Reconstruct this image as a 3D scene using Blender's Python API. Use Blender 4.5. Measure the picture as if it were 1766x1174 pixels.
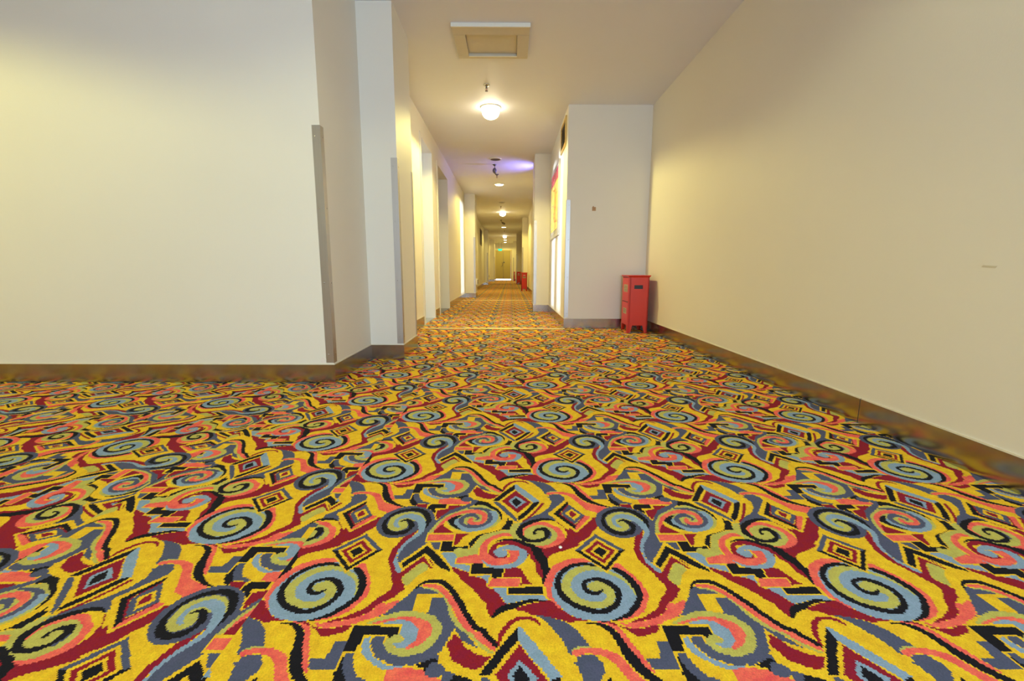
import bpy, bmesh, math, random
import numpy as np
from mathutils import Matrix, Vector

for o in list(bpy.data.objects):
    bpy.data.objects.remove(o)
S = bpy.context.scene
COLL = S.collection

# ---------------------------------------------------------------- camera
YAW, PITCH, ROLL = math.radians(.2212), math.radians(9.0017), math.radians(.1824)
cam_data = bpy.data.cameras.new('camera')
cam_data.sensor_width = 36
cam_data.lens = 765 / 1766 * 36
cam_data.clip_start = .02
cam = bpy.data.objects.new('camera', cam_data)
COLL.objects.link(cam)
fwd = Vector((math.sin(YAW) * math.cos(PITCH), math.cos(YAW) * math.cos(PITCH), -math.sin(PITCH)))
r0 = Vector((math.cos(YAW), -math.sin(YAW), 0))
u0 = r0.cross(fwd)
rx = math.cos(ROLL) * r0 + math.sin(ROLL) * u0
ux = -math.sin(ROLL) * r0 + math.cos(ROLL) * u0
cam.matrix_world = Matrix.Translation((0, 0, .70)) @ Matrix((rx, ux, -fwd)).transposed().to_4x4()
S.camera = cam

# ---------------------------------------------------------------- exposure, world
S.view_settings.view_transform = 'Standard'
S.view_settings.look = 'None'
S.view_settings.exposure = 0.67
S.view_settings.gamma = 1
S.view_settings.use_curve_mapping = False
W = bpy.data.worlds.new('daylight')
S.world = W
W.use_nodes = True
W.node_tree.nodes['Background'].inputs[0].default_value = (.80, .88, 1, 1)
W.node_tree.nodes['Background'].inputs[1].default_value = 2.5

WARM = (1.0, .86, .28)
DEEP = (1.0, .82, .20)
SOFT = (.98, 1.0, .52)
COOL = (.74, .88, 1.0)


def light(name, kind, loc, power, color, size=.1, size_y=None, direction=None, **kw):
    d = bpy.data.lights.new(name, kind)
    d.energy = power
    d.color = color
    if kind == 'AREA':
        d.shape = 'RECTANGLE' if size_y else 'SQUARE'
        d.size = size
        if size_y:
            d.size_y = size_y
    else:
        d.shadow_soft_size = size
    for k, v in kw.items():
        setattr(d, k, v)
    o = bpy.data.objects.new(name, d)
    o.location = loc
    if direction:
        o.rotation_euler = Vector(direction).to_track_quat('-Z', 'Y').to_euler()
    COLL.objects.link(o)
    return o


# daylight that enters through the windows of the lobby and of the side rooms
light('daylight_lobby_window', 'AREA', (.75, -2.85, 1.35), 90, (.60, .81, 1), 1.6, 1.7, direction=(0, 1, -.05))
light('daylight_alcove', 'AREA', (-2.75, 5.9, 1.3), 13, (.7, .85, 1), 1.0, 1.9, direction=(1, .45, 0))
light('daylight_beam_near', 'AREA', (-2.7, 6.1, 1.22), 2.6, COOL, .50, 2.15, direction=(1, 0, 0), spread=math.radians(3))
light('daylight_beam_far', 'AREA', (-2.7, 7.62, 1.22), 3.2, COOL, .56, 2.15, direction=(1, -.22, 0), spread=math.radians(3))
light('daylight_beam_right', 'AREA', (2.0, 10.75, 1.22), 4, COOL, .8, 2.15, direction=(-1, 0, 0), spread=math.radians(3))
light('added_violet_spot', 'SPOT', (.50, 8.42, 2.22), 24, (.24, .24, 1.0), .03, direction=(-.8, .08, .50),
      spot_size=math.radians(120), spot_blend=1.0)  # added to make the violet glow, source unseen behind the right pier

# ================================================================ materials
def material(name):
    m = bpy.data.materials.new(name)
    m.use_nodes = True
    nt = m.node_tree
    return m, nt, nt.nodes, nt.links, nt.nodes['Principled BSDF']


def node(nt, kind, **kw):
    n = nt.nodes.new(kind)
    for k, v in kw.items():
        if k.startswith('i_'):
            n.inputs[k[2:].replace('_', ' ')].default_value = v
        else:
            setattr(n, k, v)
    return n


def srgb(r, g, b):
    f = lambda c: (c / 255 / 12.92) if c / 255 <= .04045 else ((c / 255 + .055) / 1.055) ** 2.4
    return (f(r), f(g), f(b), 1)


def plain(name, color, rough=.5, metal=0, spec=.5, noise=0, scale=30, bump=0):
    m, nt, N, Lk, P = material(name)
    P.inputs['Roughness'].default_value = rough
    P.inputs['Metallic'].default_value = metal
    P.inputs['Specular IOR Level'].default_value = spec
    tc = node(nt, 'ShaderNodeTexCoord')
    nz = node(nt, 'ShaderNodeTexNoise', i_Scale=scale, i_Detail=4.0)
    Lk.new(tc.outputs['Object'], nz.inputs['Vector'])
    hv = node(nt, 'ShaderNodeMapRange')
    hv.inputs['To Min'].default_value = 1 - noise
    hv.inputs['To Max'].default_value = 1 + noise
    Lk.new(nz.outputs['Fac'], hv.inputs['Value'])
    mx = node(nt, 'ShaderNodeVectorMath', operation='SCALE')
    mx.inputs[0].default_value = color[:3]
    Lk.new(hv.outputs[0], mx.inputs['Scale'])
    Lk.new(mx.outputs[0], P.inputs['Base Color'])
    if bump:
        b = node(nt, 'ShaderNodeBump', i_Strength=bump, i_Distance=.002)
        Lk.new(nz.outputs['Fac'], b.inputs['Height'])
        Lk.new(b.outputs[0], P.inputs['Normal'])
    return m


def emitter(name, color, strength):
    m, nt, N, Lk, P = material(name)
    P.inputs['Base Color'].default_value = color
    P.inputs['Emission Color'].default_value = color
    P.inputs['Emission Strength'].default_value = strength
    return m


def wall_paint(name, color):
    m, nt, N, Lk, P = material(name)
    P.inputs['Roughness'].default_value = .55
    P.inputs['Specular IOR Level'].default_value = .3
    tc = node(nt, 'ShaderNodeTexCoord')
    big = node(nt, 'ShaderNodeTexNoise', i_Scale=1.3, i_Detail=3.0)
    fine = node(nt, 'ShaderNodeTexNoise', i_Scale=160.0, i_Detail=2.0)
    Lk.new(tc.outputs['Object'], big.inputs['Vector'])
    Lk.new(tc.outputs['Object'], fine.inputs['Vector'])
    a = node(nt, 'ShaderNodeMapRange')
    a.inputs['To Min'].default_value = .97
    a.inputs['To Max'].default_value = 1.03
    Lk.new(big.outputs['Fac'], a.inputs['Value'])
    s = node(nt, 'ShaderNodeVectorMath', operation='SCALE')
    s.inputs[0].default_value = color[:3]
    Lk.new(a.outputs[0], s.inputs['Scale'])
    Lk.new(s.outputs[0], P.inputs['Base Color'])
    b = node(nt, 'ShaderNodeBump', i_Strength=.12, i_Distance=.002)
    Lk.new(fine.outputs['Fac'], b.inputs['Height'])
    Lk.new(b.outputs[0], P.inputs['Normal'])
    return m


def brushed_steel(name, color, rough, stretch=(1, 1, 60)):
    m, nt, N, Lk, P = material(name)
    P.inputs['Metallic'].default_value = 1
    tc = node(nt, 'ShaderNodeTexCoord')
    mp = node(nt, 'ShaderNodeMapping')
    mp.inputs['Scale'].default_value = stretch
    nz = node(nt, 'ShaderNodeTexNoise', i_Scale=6.0, i_Detail=5.0)
    Lk.new(tc.outputs['Object'], mp.inputs[0])
    Lk.new(mp.outputs[0], nz.inputs['Vector'])
    r = node(nt, 'ShaderNodeMapRange')
    r.inputs['To Min'].default_value = rough - .04
    r.inputs['To Max'].default_value = rough + .05
    Lk.new(nz.outputs['Fac'], r.inputs['Value'])
    Lk.new(r.outputs[0], P.inputs['Roughness'])
    c = node(nt, 'ShaderNodeMapRange')
    c.inputs['To Min'].default_value = .9
    c.inputs['To Max'].default_value = 1.08
    Lk.new(nz.outputs['Fac'], c.inputs['Value'])
    s = node(nt, 'ShaderNodeVectorMath', operation='SCALE')
    s.inputs[0].default_value = color[:3]
    Lk.new(c.outputs[0], s.inputs['Scale'])
    Lk.new(s.outputs[0], P.inputs['Base Color'])
    return m


M = {}
M['wall'] = wall_paint('cream_wall_paint', srgb(230, 225, 216))
M['ceiling'] = wall_paint('ceiling_paint', srgb(226, 226, 235))
M['alcove'] = wall_paint('white_alcove_paint', srgb(232, 232, 228))
M['steel'] = brushed_steel('brushed_steel', srgb(182, 178, 176), .2, (3, 3, .6))
M['guard'] = brushed_steel('corner_guard_steel', srgb(188, 184, 182), .42, (60, 60, 1))
M['caulk'] = plain('pale_sealant', srgb(226, 218, 200), .6, noise=.1, scale=40)
M['white'] = plain('white_enamel', srgb(232, 230, 222), .35, noise=.02)
M['hatch'] = plain('hatch_panel_paint', srgb(205, 196, 178), .5, noise=.03)
M['chrome'] = plain('chrome', srgb(190, 190, 190), .18, metal=1)
M['dark_metal'] = plain('dull_grey_metal', srgb(120, 118, 120), .35, metal=1, noise=.1)
M['black'] = plain('black_plastic', srgb(24, 24, 26), .4)
M['red'] = plain('orange_red_enamel', srgb(206, 46, 22), .36, noise=.05, scale=12)
M['dark_gap'] = plain('dark_seam', srgb(60, 20, 16), .6)
M['label'] = plain('grey_beige_label', srgb(176, 160, 130), .5, noise=.06, scale=60)
M['label_ink'] = plain('label_print', srgb(120, 104, 80), .6)
M['pale_label'] = plain('pale_lilac_label', srgb(206, 176, 214), .5)
M['brass'] = plain('brass_strip', srgb(244, 220, 150), .42, metal=1, noise=.1)
M['stone'] = plain('grey_stone_floor', srgb(150, 148, 146), .12, noise=.12, scale=9)
M['dark_stone'] = plain('dark_threshold_stone', srgb(70, 66, 62), .2, noise=.2, scale=14)
M['door'] = plain('khaki_door_paint', srgb(176, 160, 100), .4, noise=.04, scale=4)
M['door_frame'] = plain('door_frame_paint', srgb(196, 178, 118), .45, noise=.03)
M['wood'] = plain('light_wood_frame', srgb(206, 176, 108), .45, noise=.12, scale=20)
M['louvre'] = plain('grey_louvre', srgb(128, 118, 104), .5)
M['poster_frame'] = plain('silver_poster_frame', srgb(196, 192, 186), .3, metal=.8)
M['poster_yellow'] = plain('poster_yellow_print', srgb(240, 208, 100), .25, noise=.12, scale=9)
M['poster_red'] = plain('poster_red_print', srgb(196, 56, 84), .25, noise=.12, scale=12)
M['poster_orange'] = plain('poster_orange_print', srgb(236, 140, 60), .3)
M['poster_grey'] = plain('poster_grey_print', srgb(168, 160, 150), .3)
M['fitting'] = plain('small_brown_fitting', srgb(176, 136, 92), .5)
M['bulb'] = emitter('lamp_glow', (1, .88, .62, 1), 12)
M['green_glow'] = emitter('green_sign_glow', (.02, .85, .35, 1), 1.3)
M['violet_lens'] = emitter('violet_lamp_glow', (.3, .2, 1, 1), 6)

# ---------------------------------------------------------------- carpet pattern
# One repeat of the weave as shapes in thousandths of a repeat.  Kinds: s smooth
# outline, p straight outline, r smooth ribbon, R straight ribbon (left and right edge
# points in pairs).  Yarns: Y gold, K black, N slate, B blue, O olive, R claret, S coral.
PATTERN = """
pR 913 466 930 441 947 412 963 384 983 365 1012 400 1079 501 1097 501 1093 484 1094 471 1096 421 1043 357 998 304 942 251 915 240 880 223 861 208 825 208 809 233 799 268 809 268 846 261 903 286 929 311 943 341 943 388 923 429
sR 724 313 740 255 777 228 781 191 797 165 798 115 811 87 820 59 822 39 844 106 854 201 864 212 908 242 965 264 990 290 926 301 895 278 861 261 822 255 808 272 775 295
pR 85 498 99 498 96 430 74 404 54 358 35 317 -43 317 -40 421 -32 430 -4 383
sN -229 -115 -214 -112 -179 -120 -147 -132 -116 -147 -100 -163 -82 -185 -66 -220 -51 -250 -66 -256 -98 -265 -119 -277 -124 -252 -134 -227 -147 -201 -165 -169 -187 -138 -210 -119
pN -100 713 -78 726 -43 722 -28 696 -21 666 -41 632 -77 585 -112 533 -92 493 -83 479 -123 474 -166 474 -203 456 -226 434 -245 416 -243 474 -200 507 -162 531 -135 560 -112 590 -90 626 -89 663
sS -103 719 -112 735 -75 750 -37 750 2 739 32 719 51 686 69 653 91 632 127 616 158 606 172 586 136 561 120 541 102 551 68 570 49 611 30 653 9 691 -19 719 -45 727 -78 727
rO -111 737 -112 744 -83 748 -83 758 -53 752 -53 757
rS -14 856 -13 860 28 836 32 850 48 802 59 824 62 753 75 777 80 713 93 737 97 679 106 698 121 657 123 660
rK -52 847 -51 850 -21 845 -20 853 11 821 17 841 29 780 45 810 41 724 62 760 61 678 81 716 86 642 101 675 118 621 126 643 149 604 154 619 184 594 185 599
pN 889 698 901 677 905 642 892 598 860 546 832 519 797 492 759 462 748 449 738 420 759 412 807 462 850 475 882 475 913 466 885 514 876 528 910 574 959 642 966 672 960 698
pO 715 448 750 458 735 418 727 374 739 337 776 311 838 304 824 280 794 297 758 324 711 333 692 347 705 356 701 374 678 370 640 356 611 337 591 315 577 280 566 238 571 208 473 208 468 238 478 263 503 263 522 250 547 280 564 324 580 356 617 374 661 389 697 398
pO 476 255 500 258 532 255 553 289 577 289 569 244 557 217 521 201 488 198 475 222
rO 699 420 736 453 698 387 736 421 701 356 733 388 711 329 738 361 727 307 750 338 746 290 766 318 770 275 785 296 800 271 804 276
sS 761 412 793 445 827 466 855 468 886 462 910 445 932 424 941 392 944 357 936 326 920 297 896 279 856 261 826 261 809 268 795 280 777 304 757 326 756 364
rY 826 464 828 468 851 461 858 473 879 450 890 467 899 429 914 449 921 409 936 428 931 379 945 394 938 351 948 359 936 330 938 331
sO 770 400 798 424 828 435 857 430 880 412 900 388 905 361 900 330 880 300 855 282 824 277 796 282 775 300 763 356 764 380
rN 854 389 866 403 859 363 878 382 861 341 880 357 860 322 872 330
rK 912 467 911 466 889 488 881 475 860 494 849 473 826 487 817 458 787 469 781 430 748 435 763 413 729 393 758 406 727 364 754 388 736 341 756 364 751 319 767 340 770 304 784 326 796 300 808 322 830 304 838 334 864 334 846 341 878 375 850 354 873 396 852 372 862 412 845 388 844 415 833 393 815 403 817 388 797 370 814 382 807 357 816 367
rY 614 263 604 263 632 296 623 307 657 319 661 342 686 333 696 356 712 335 715 340
rR 692 219 694 215 674 205 669 181 660 210 641 182 646 232 618 201 646 255 612 244 644 256 620 253 644 272 626 279 653 279 659 307 688 286 703 317 718 276 737 306 742 253 765 286 767 233 794 268 791 239 804 229 726 292 738 275 730 225 764 264 759 192 783 221
rK 634 300 635 304 663 311 667 324 701 314 710 330 732 302 744 319 757 279 771 298 786 263 800 284 807 263 817 255 780 283 790 273 794 228 824 261 801 189 837 224 815 160 848 191 821 122 849 147 827 100 855 121 822 72 842 83 821 41 823 42
rB 685 211 677 201 685 245 650 200 671 246 633 242 677 250 689 283 702 245 724 277 715 219 747 259 727 196 770 239 726 180 766 191 721 172 725 138 696 154 681 120 660 152 645 127 627 159 614 140 609 184 594 166 596 208 582 194 591 250 576 238 587 299 582 280 575 271 577 271
rS 708 356 702 347 685 374 672 347 641 358 636 326 600 325 616 305 576 273 608 286 573 234 605 258 575 202 605 233 588 183 616 219 610 159 635 196 643 145 666 190 681 153 702 203 723 177 706 194 739 235 700 199 718 246 699 220 690 244 687 239
RY -21 669 -17 652 -123 532 -106 534 -7 374 -5 395 84 491 80 505
pK -15 648 -94 533 -10 404 -2 425 -68 531 -14 621
pN -11 621 -58 531 -7 443 51 517
pS 52 519 79 507 -2 395 -12 399 -1 430
RR -13 625 -10 618 -67 530 -59 532 -4 428 -3 440 50 509 48 515
pY -4 580 -40 536 -3 477 33 524
pR -6 565 -23 526 -7 498 15 529 3 543
pR 471 137 491 130 515 115 541 105 546 84 587 77 611 55 616 32 623 17 651 6 666 -26 674 -46 690 -61 663 -80 648 -109 639 -130 632 -116 623 -95 618 -61 601 -42 586 -18 570 4 553 28 533 45 514 68 501 91 485 110
pB 416 227 464 233 485 206 482 154 542 149 542 105 516 120 485 134 465 144 446 175 427 206
pS 490 195 557 217 570 217 597 162 488 162
RY 413 226 415 234 467 232 469 239
RY 484 194 490 197 481 156 487 163 546 153 550 161
pK 554 159 594 160 598 135 636 132 674 127 669 75 635 73 630 96 549 98 550 125
pB 567 84 626 89 619 37 607 59 587 77
pS 630 68 735 71 735 26 693 24 620 28
pR 682 125 725 137 743 125 753 96 760 82 767 59 781 39 740 35 742 77 673 77
pB 637 17 687 19 691 -18 818 -22 830 -42 768 -42 730 -50 689 -63 677 -42 659 -14
pK 697 21 820 24 821 -10 694 -12
RY 546 157 552 162 544 90 550 97 624 88 630 95 613 23 619 29 686 18 691 25 686 -20 691 -14 821 -22 825 -16
RY 675 128 681 132 668 70 675 77 738 72 744 79 733 25 739 31 812 24 816 30
RY 592 154 597 160 596 134 601 140 614 131 618 138
sK 638 -132 646 -105 665 -76 697 -63 736 -50 770 -40 805 -42 829 -48 789 -53 748 -65 714 -87 692 -93 669 -107
pN 463 696 484 701 507 680 521 662 540 655 519 610 465 558 417 535 383 486 359 426 339 370 336 310 348 306 312 247 259 247 282 309 318 386 344 451 367 486 396 548 437 595 478 610 508 635 505 660 474 655 462 680
pN 255 272 245 206 250 180 264 164 275 180 336 277 356 306 356 336 298 361
pR 287 465 260 398 235 324 222 277 214 233 215 180 232 139 246 105 255 68 269 41 269 10 241 -26 226 -46 207 -80 181 -102 146 -123 98 -144 91 -151 135 -141 164 -132 194 -122 217 -106 236 -84 250 -58 271 -46 294 -26 304 -6 319 10 313 32 299 50 292 77 309 105 344 162 362 167 378 144 393 127 408 134 385 177 361 201 351 206 312 149 280 100 255 154 241 190 240 233 250 277 286 379
pR 291 422 292 393 277 346 256 301 240 258 234 207 215 207 215 262 236 310 261 355
sN 95 477 112 530 139 563 176 592 222 603 264 598 301 575 325 558 342 520 355 472 354 427 338 369 310 369 308 407 302 422 286 388 256 353 224 339 189 332 160 341 133 359 113 388 97 422
rK 324 409 318 405 336 467 315 447 325 518 304 489 300 559 285 529 263 580 254 553 216 580 211 552 176 566 176 538 144 535 152 514 124 489 140 486 119 439 138 454 129 400 145 424 148 371 162 400 175 355 184 383 206 355 211 383 241 367 235 400 266 415 241 409 257 453 240 431 241 477 232 458 218 484 214 466 191 464 191 455
sO 313 437 311 472 297 509 276 536 251 547 221 550 184 536 157 514 144 488 142 447 151 417 168 395 192 385 217 393 238 417 235 442 222 464 201 457 271 467
rB 205 418 202 411 193 435 184 418 187 460 169 443 188 477 172 488 198 487 199 521 223 493 233 530 246 484 261 523 267 467 286 504 281 439 306 476 290 406 318 438 294 385 321 401 292 372 312 366 277 345 292 329 256 305 271 297 241 257 256 259 241 218 246 197 237 219 244 203 239 168 252 181 252 136 264 152 264 108 278 126 280 101 283 105
rK 267 433 251 411 260 457 244 432 241 478 231 456 219 485 215 467 191 466 191 456
sO 188 447 204 459 221 462 235 442 238 417 220 393 197 388 209 412 202 427
rK 521 608 536 652 552 615 566 650 577 608 592 637 599 586 611 606 624 569 633 585 642 545 650 557 652 516 661 527 655 491 663 499 660 479 662 481
sO 338 366 356 426 377 477 409 526 447 553 495 591 538 610 570 611 601 586 628 564 646 535 652 495 654 469 631 427 603 398 539 378 488 386 450 402 415 427 395 447 377 426 353 366
rS 368 394 364 394 392 439 377 447 412 475 403 497 437 502 436 532 471 529 477 559 506 540 517 572 533 538 548 569 555 520 573 550 567 498 590 527 570 476 594 488 566 466 569 438 551 462 540 433 529 464 516 440 523 480 502 467 519 478 524 503 523 470 529 476
rN 492 581 494 586 514 575 520 592 547 570 555 589 577 558 589 581 593 531 613 558 597 494 626 522 592 471 619 475 586 456 591 432 565 439 557 411 536 435 526 410 512 444 498 418 494 467 474 437 490 490 460 473 490 495 483 521 505 504 515 539 525 508 537 535 538 494 556 522 546 488 559 488 535 477 535 470
rO 532 531 534 535 549 516 555 527 558 497 569 510 558 484 565 479 543 472 542 466
rO 505 441 503 437 499 466 489 455 498 480 488 483 506 487 508 502 518 499 519 503
rB 447 481 460 491 440 440 461 463 461 409 477 436 487 389 501 416 518 380 530 408 550 383 559 414 588 403 590 434 625 441 610 454 642 486 614 469 642 526 618 500 628 557 611 532 601 560 598 556
sK 412 473 430 499 454 515 474 517 457 495 443 473 444 447 467 418 483 396 467 400 447 418 428 439 416 458
rY 402 466 406 471 403 430 417 448 424 396 436 416 450 376 461 397 480 367 489 386 517 361 525 380 570 369 578 396 610 387 613 410 647 427 644 444
pR 395 447 400 429 417 408 436 386 454 370 360 368 365 390
pS 343 359 458 359 456 313 339 311
pR 465 365 518 363 498 340 476 281 460 281
pN 364 304 406 304 404 248 394 239 385 248 373 270
pK 411 308 456 308 456 275 472 271 522 273 523 259 515 256 486 263 471 246 467 236 414 238
RY 337 362 340 370 457 361 462 368 457 272 462 279 525 277 531 284 524 246 529 250
RY 336 364 341 368 335 304 341 312 407 304 412 312 409 245 415 250
sK 689 497 694 478 714 468 701 413 695 398 664 396 617 374 580 356 560 324 537 267 530 280 525 297 551 342 577 365 616 377 652 398 678 442
pK 352 275 364 263 388 238 414 206 442 164 462 137 471 108 442 127 420 139 387 185 354 225 285 134 273 159 318 222
RY 281 110 278 114 350 210 352 223 362 189 368 196 403 124 408 131
RY 269 167 266 172 346 276 345 285 363 281 368 291 378 251 384 259 407 224 413 233 435 181 441 189 461 138 467 145
sO 347 159 370 154 383 125 351 86 332 45 314 36 296 77 327 129
pK -275 -169 -274 -212 -296 -245 -324 -293 -357 -344 -360 -349 -385 -346 -384 -338 -363 -302 -337 -260 -305 -209
pK 720 826 724 776 679 714 637 655 615 652 621 673 668 746
pB -274 -166 -264 -166 -252 -191 -224 -230 -202 -265 -184 -295 -168 -323 -151 -349 -176 -349 -195 -325 -216 -291 -238 -255 -259 -230 -274 -220
pB 736 820 775 766 810 708 794 673 774 695 748 740 727 776
pB 799 717 810 708 852 646 817 634 794 673
pR 729 762 805 640 736 537 658 655
pB 728 707 780 646 730 580 691 652
pK 729 686 758 640 730 599 706 652
sK 814 634 847 643 825 599 778 521 741 473 737 505 774 559
rR 856 634 871 634 822 566 835 563 782 500 787 489 756 469 757 462
pN 614 649 635 649 666 610 689 570 711 526 729 489 736 463 722 468 710 494 689 521 660 570 634 610
rR -335 -246 -343 -243 -323 -207 -336 -201 -313 -185 -325 -174 -299 -165 -310 -151 -284 -148 -291 -133 -266 -135 -268 -121 -244 -135 -242 -121 -222 -142 -216 -129 -211 -153 -203 -146 -204 -164 -201 -162
sR -284 -89 -259 -73 -218 -58 -179 -50 -159 -44 -144 -62 -127 -80 -110 -102 -89 -123 -61 -129 -39 -136 -63 -141 -105 -146 -120 -141 -148 -130 -181 -120 -226 -113 -244 -102 -260 -97
sS 22 172 6 190 -15 195 -44 192 -74 184 -101 166 -128 149 -147 114 -162 81 -172 49 -171 10 -168 -23 -159 -42 -146 -58 -140 -73 -127 -80 -65 -46 44 81
sS 111 159 128 159 144 134 162 100 176 72 187 41 192 6 191 -30 175 -65 157 -95 134 -116 110 -127 79 -137 46 -142 93 -102 129 -46 137 72 101 137
sR 5 -144 33 -145 56 -159 79 -170 106 -173 138 -170 162 -162 183 -158 184 -170 171 -187 147 -197 119 -206 101 -204 87 -189 70 -173 45 -159
sS 81 -151 97 -149 135 -141 167 -132 194 -122 220 -106 236 -84 249 -59 273 -61 300 -48 315 -46 295 -84 275 -109 247 -127 214 -141 191 -154 163 -161 127 -169 101 -171 77 -164 60 -149
sB 30 164 -34 159 -80 134 -120 107 -137 63 -147 27 -149 -23 -140 -50 -126 -77 -110 -102 -91 -118 -67 -130 -36 -137 -1 -142 34 -137 71 -125 114 -102 147 -61 163 -23 163 28 151 68 125 110 78 129
rO -3 4 11 51 32 -5 53 39 47 -17 76 4 44 -25 71 -36 36 -39 47 -68 17 -50 16 -83 -10 -52 -18 -86 -38 -43 -51 -76 -57 -26 -77 -59 -72 -2 -100 -35 -78 19 -116 2 -76 39 -108 51 -65 66 -86 97 -43 93 -50 131 -15 110 -13 144 21 119 26 144 62 105 70 124 95 82 104 99 121 57 130 70 140 16 147 22 146 -23 147 -22
sO -18 27 -4 47 21 56 48 45 63 19 33 2 7 0 -8 8
rK 36 14 39 6 19 3 21 -16 0 2 -6 -19 -16 12 -28 -4 -19 31 -40 24 -20 41 -30 54 -1 54 -1 72 21 57 26 78 46 48 56 69 63 27 77 50 77 6 96 23 77 -18 99 -12 71 -39 91 -46 61 -56 74 -75 43 -72 48 -96 19 -84 18 -109 -5 -87 -11 -110 -39 -74 -48 -97 -66 -60 -76 -82 -86 -41 -100 -63 -101 -17 -119 -37 -112 9 -132 -5 -113 38 -135 35 -109 68 -128 77 -97 96 -108 114 -75 121 -80 142 -50 137 -51 159 -23 145 -21 165 4 145 8 163 36 141 38 149
rK 91 125 97 138 113 100 127 125 133 68 151 91 145 30 168 51 150 -5 176 9 147 -29 170 -31 134 -54 151 -68 114 -81 125 -101 90 -107 94 -125 67 -124 68 -134 34 -138 33 -143 -1 -143 -1 -145
pY -42 245 72 377 183 249 72 103
pK -32 244 72 363 173 248 72 115
pN -32 244 72 363 173 248 71 235
pY -9 242 72 334 150 245 72 140
pR 7 241 72 313 134 243 71 159
pY 28 239 71 287 113 240 71 183
pK 42 238 71 269 99 239 71 200
pN 364 32 379 23 399 17 423 6 438 -6 452 -12 415 -14 369 -14 372 -50 370 -93 335 -98 304 -109 275 -116 257 -122 274 -113 287 -98 312 -54 332 -30 347 2
sB 248 -210 262 -208 264 -223 269 -246 280 -265 295 -284 317 -298 335 -309 354 -314 396 -317 397 -324 349 -328 329 -325 306 -314 284 -296 262 -280 250 -260 244 -238 241 -213
pN 422 -105 423 -36 467 -28 475 -39 498 -86 506 -113 523 -142 542 -168 560 -192 577 -216 595 -241 609 -256 566 -233 546 -216 534 -192 522 -176 516 -184 504 -221 495 -251 483 -275 490 -294 484 -298 449 -298 399 -318 398 -314 369 -314 346 -309 325 -296 299 -284 285 -263 275 -248 269 -226 265 -210 276 -208 305 -208 308 -231 320 -251 337 -270 361 -278 389 -281 423 -272 448 -256 467 -231 478 -200 479 -165 468 -145 448 -119 420 -108 417 -86
sO 231 -154 257 -131 284 -116 311 -105 336 -96 368 -94 396 -102 420 -108 448 -119 468 -145 479 -165 478 -200 467 -231 448 -256 423 -272 389 -281 361 -278 337 -270 320 -251 308 -231 306 -216 320 -208 338 -195 349 -195 357 -208 366 -221 355 -231 342 -228 347 -248 374 -251 385 -236 405 -221 405 -195 395 -162 373 -140 343 -134 295 -145 271 -150
sS 242 -154 275 -140 305 -130 337 -122 370 -122 400 -128 426 -142 444 -162 450 -189 443 -210 421 -238 398 -252 378 -251 397 -228 406 -218 408 -192 400 -170 380 -148 352 -137 319 -138 285 -147 270 -154
sB 288 -151 314 -140 352 -137 380 -148 400 -170 408 -192 406 -218 396 -231 379 -248 363 -249 345 -243 340 -228 355 -231 366 -223 366 -210 352 -197 351 -176 351 -155 323 -155
pK 194 -163 230 -163 343 -164 346 -192 321 -210 310 -201 242 -201 237 -205 234 -265 198 -266 193 -256 195 -223
pN 155 -223 194 -226 193 -256 195 -280 192 -330 120 -329 112 -312 105 -291 150 -291 154 -265
pN 206 728 230 728 242 687 263 651 305 633 297 624 242 627 212 663
rK 201 717 206 721 195 665 211 684 211 623 227 654 233 602 244 623
RY 191 -161 193 -155 346 -160 352 -154 346 -193 351 -191
RY 313 -227 308 -230 312 -200 307 -206 236 -201 241 -207 233 -266 237 -271 196 -267 201 -272 193 -337 198 -335
rO 390 16 393 22 420 6 425 15 445 -7 452 3 463 -27 472 -17 485 -75 495 -66 494 -110 505 -101 507 -136 519 -124 523 -160 534 -148 546 -183 557 -172 578 -204 573 -199 553 -174 548 -168 574 -209 585 -199 593 -229 603 -220 611 -249 620 -241 631 -266 638 -258 645 -270 648 -267
rS 381 30 385 39 400 22 410 41 431 13 442 32 450 -4 465 15 470 -28 485 -11 487 -56 503 -37 497 -72 517 -51 511 -98 533 -77 525 -130 549 -109 544 -160 566 -138 564 -183 586 -161 599 -197 589 -187 578 -175 588 -186 592 -212 612 -192 611 -230 630 -212 631 -248 648 -232 653 -261 657 -256
rK 356 9 353 12 372 30 368 39 389 43 391 59 412 48 420 66 438 43 449 61 463 23 476 41 482 -2 497 15 499 -30 515 -14 508 -48 524 -32 525 -75 541 -59 540 -107 555 -93 558 -137 573 -123 575 -167 590 -152 596 -185 610 -169 607 -189 622 -174 619 -211 634 -197 635 -226 649 -214 647 -241 659 -230 663 -249 666 -246
sR 523 -194 534 -203 543 -213 553 -231 563 -249 584 -263 606 -275 640 -284 633 -296 614 -321 592 -326 572 -321 554 -310 532 -299 523 -282 515 -261 506 -241 509 -226 518 -213
pK 397 -323 430 -308 473 -287 487 -296 471 -310 451 -339 449 -333 437 -330 409 -332 398 -332
sN 470 -305 486 -301 496 -314 511 -328 528 -336 541 -343 532 -363 508 -363 511 -343 490 -356 470 -356 457 -345 453 -332
pS 345 672 394 685 448 676 461 654 509 639 491 621 395 621 347 627
RY 390 682 393 690 449 670 452 679
RY 393 614 396 623 486 614 489 623
pR 238 621 297 624 295 583 266 595 242 603
pK 304 618 384 624 389 584 340 583 348 531 325 558 302 581
pR 398 607 450 613 462 604 411 564 377 509 361 480 352 509 352 564 395 575
RY 298 625 303 629 296 579 301 582
RY 391 616 397 621 393 585 398 576 338 582 345 574 347 517 352 523
"""
YARNS = 'YKNBORS'
NX, NY = 160, 156                                    # tufts per repeat


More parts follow.
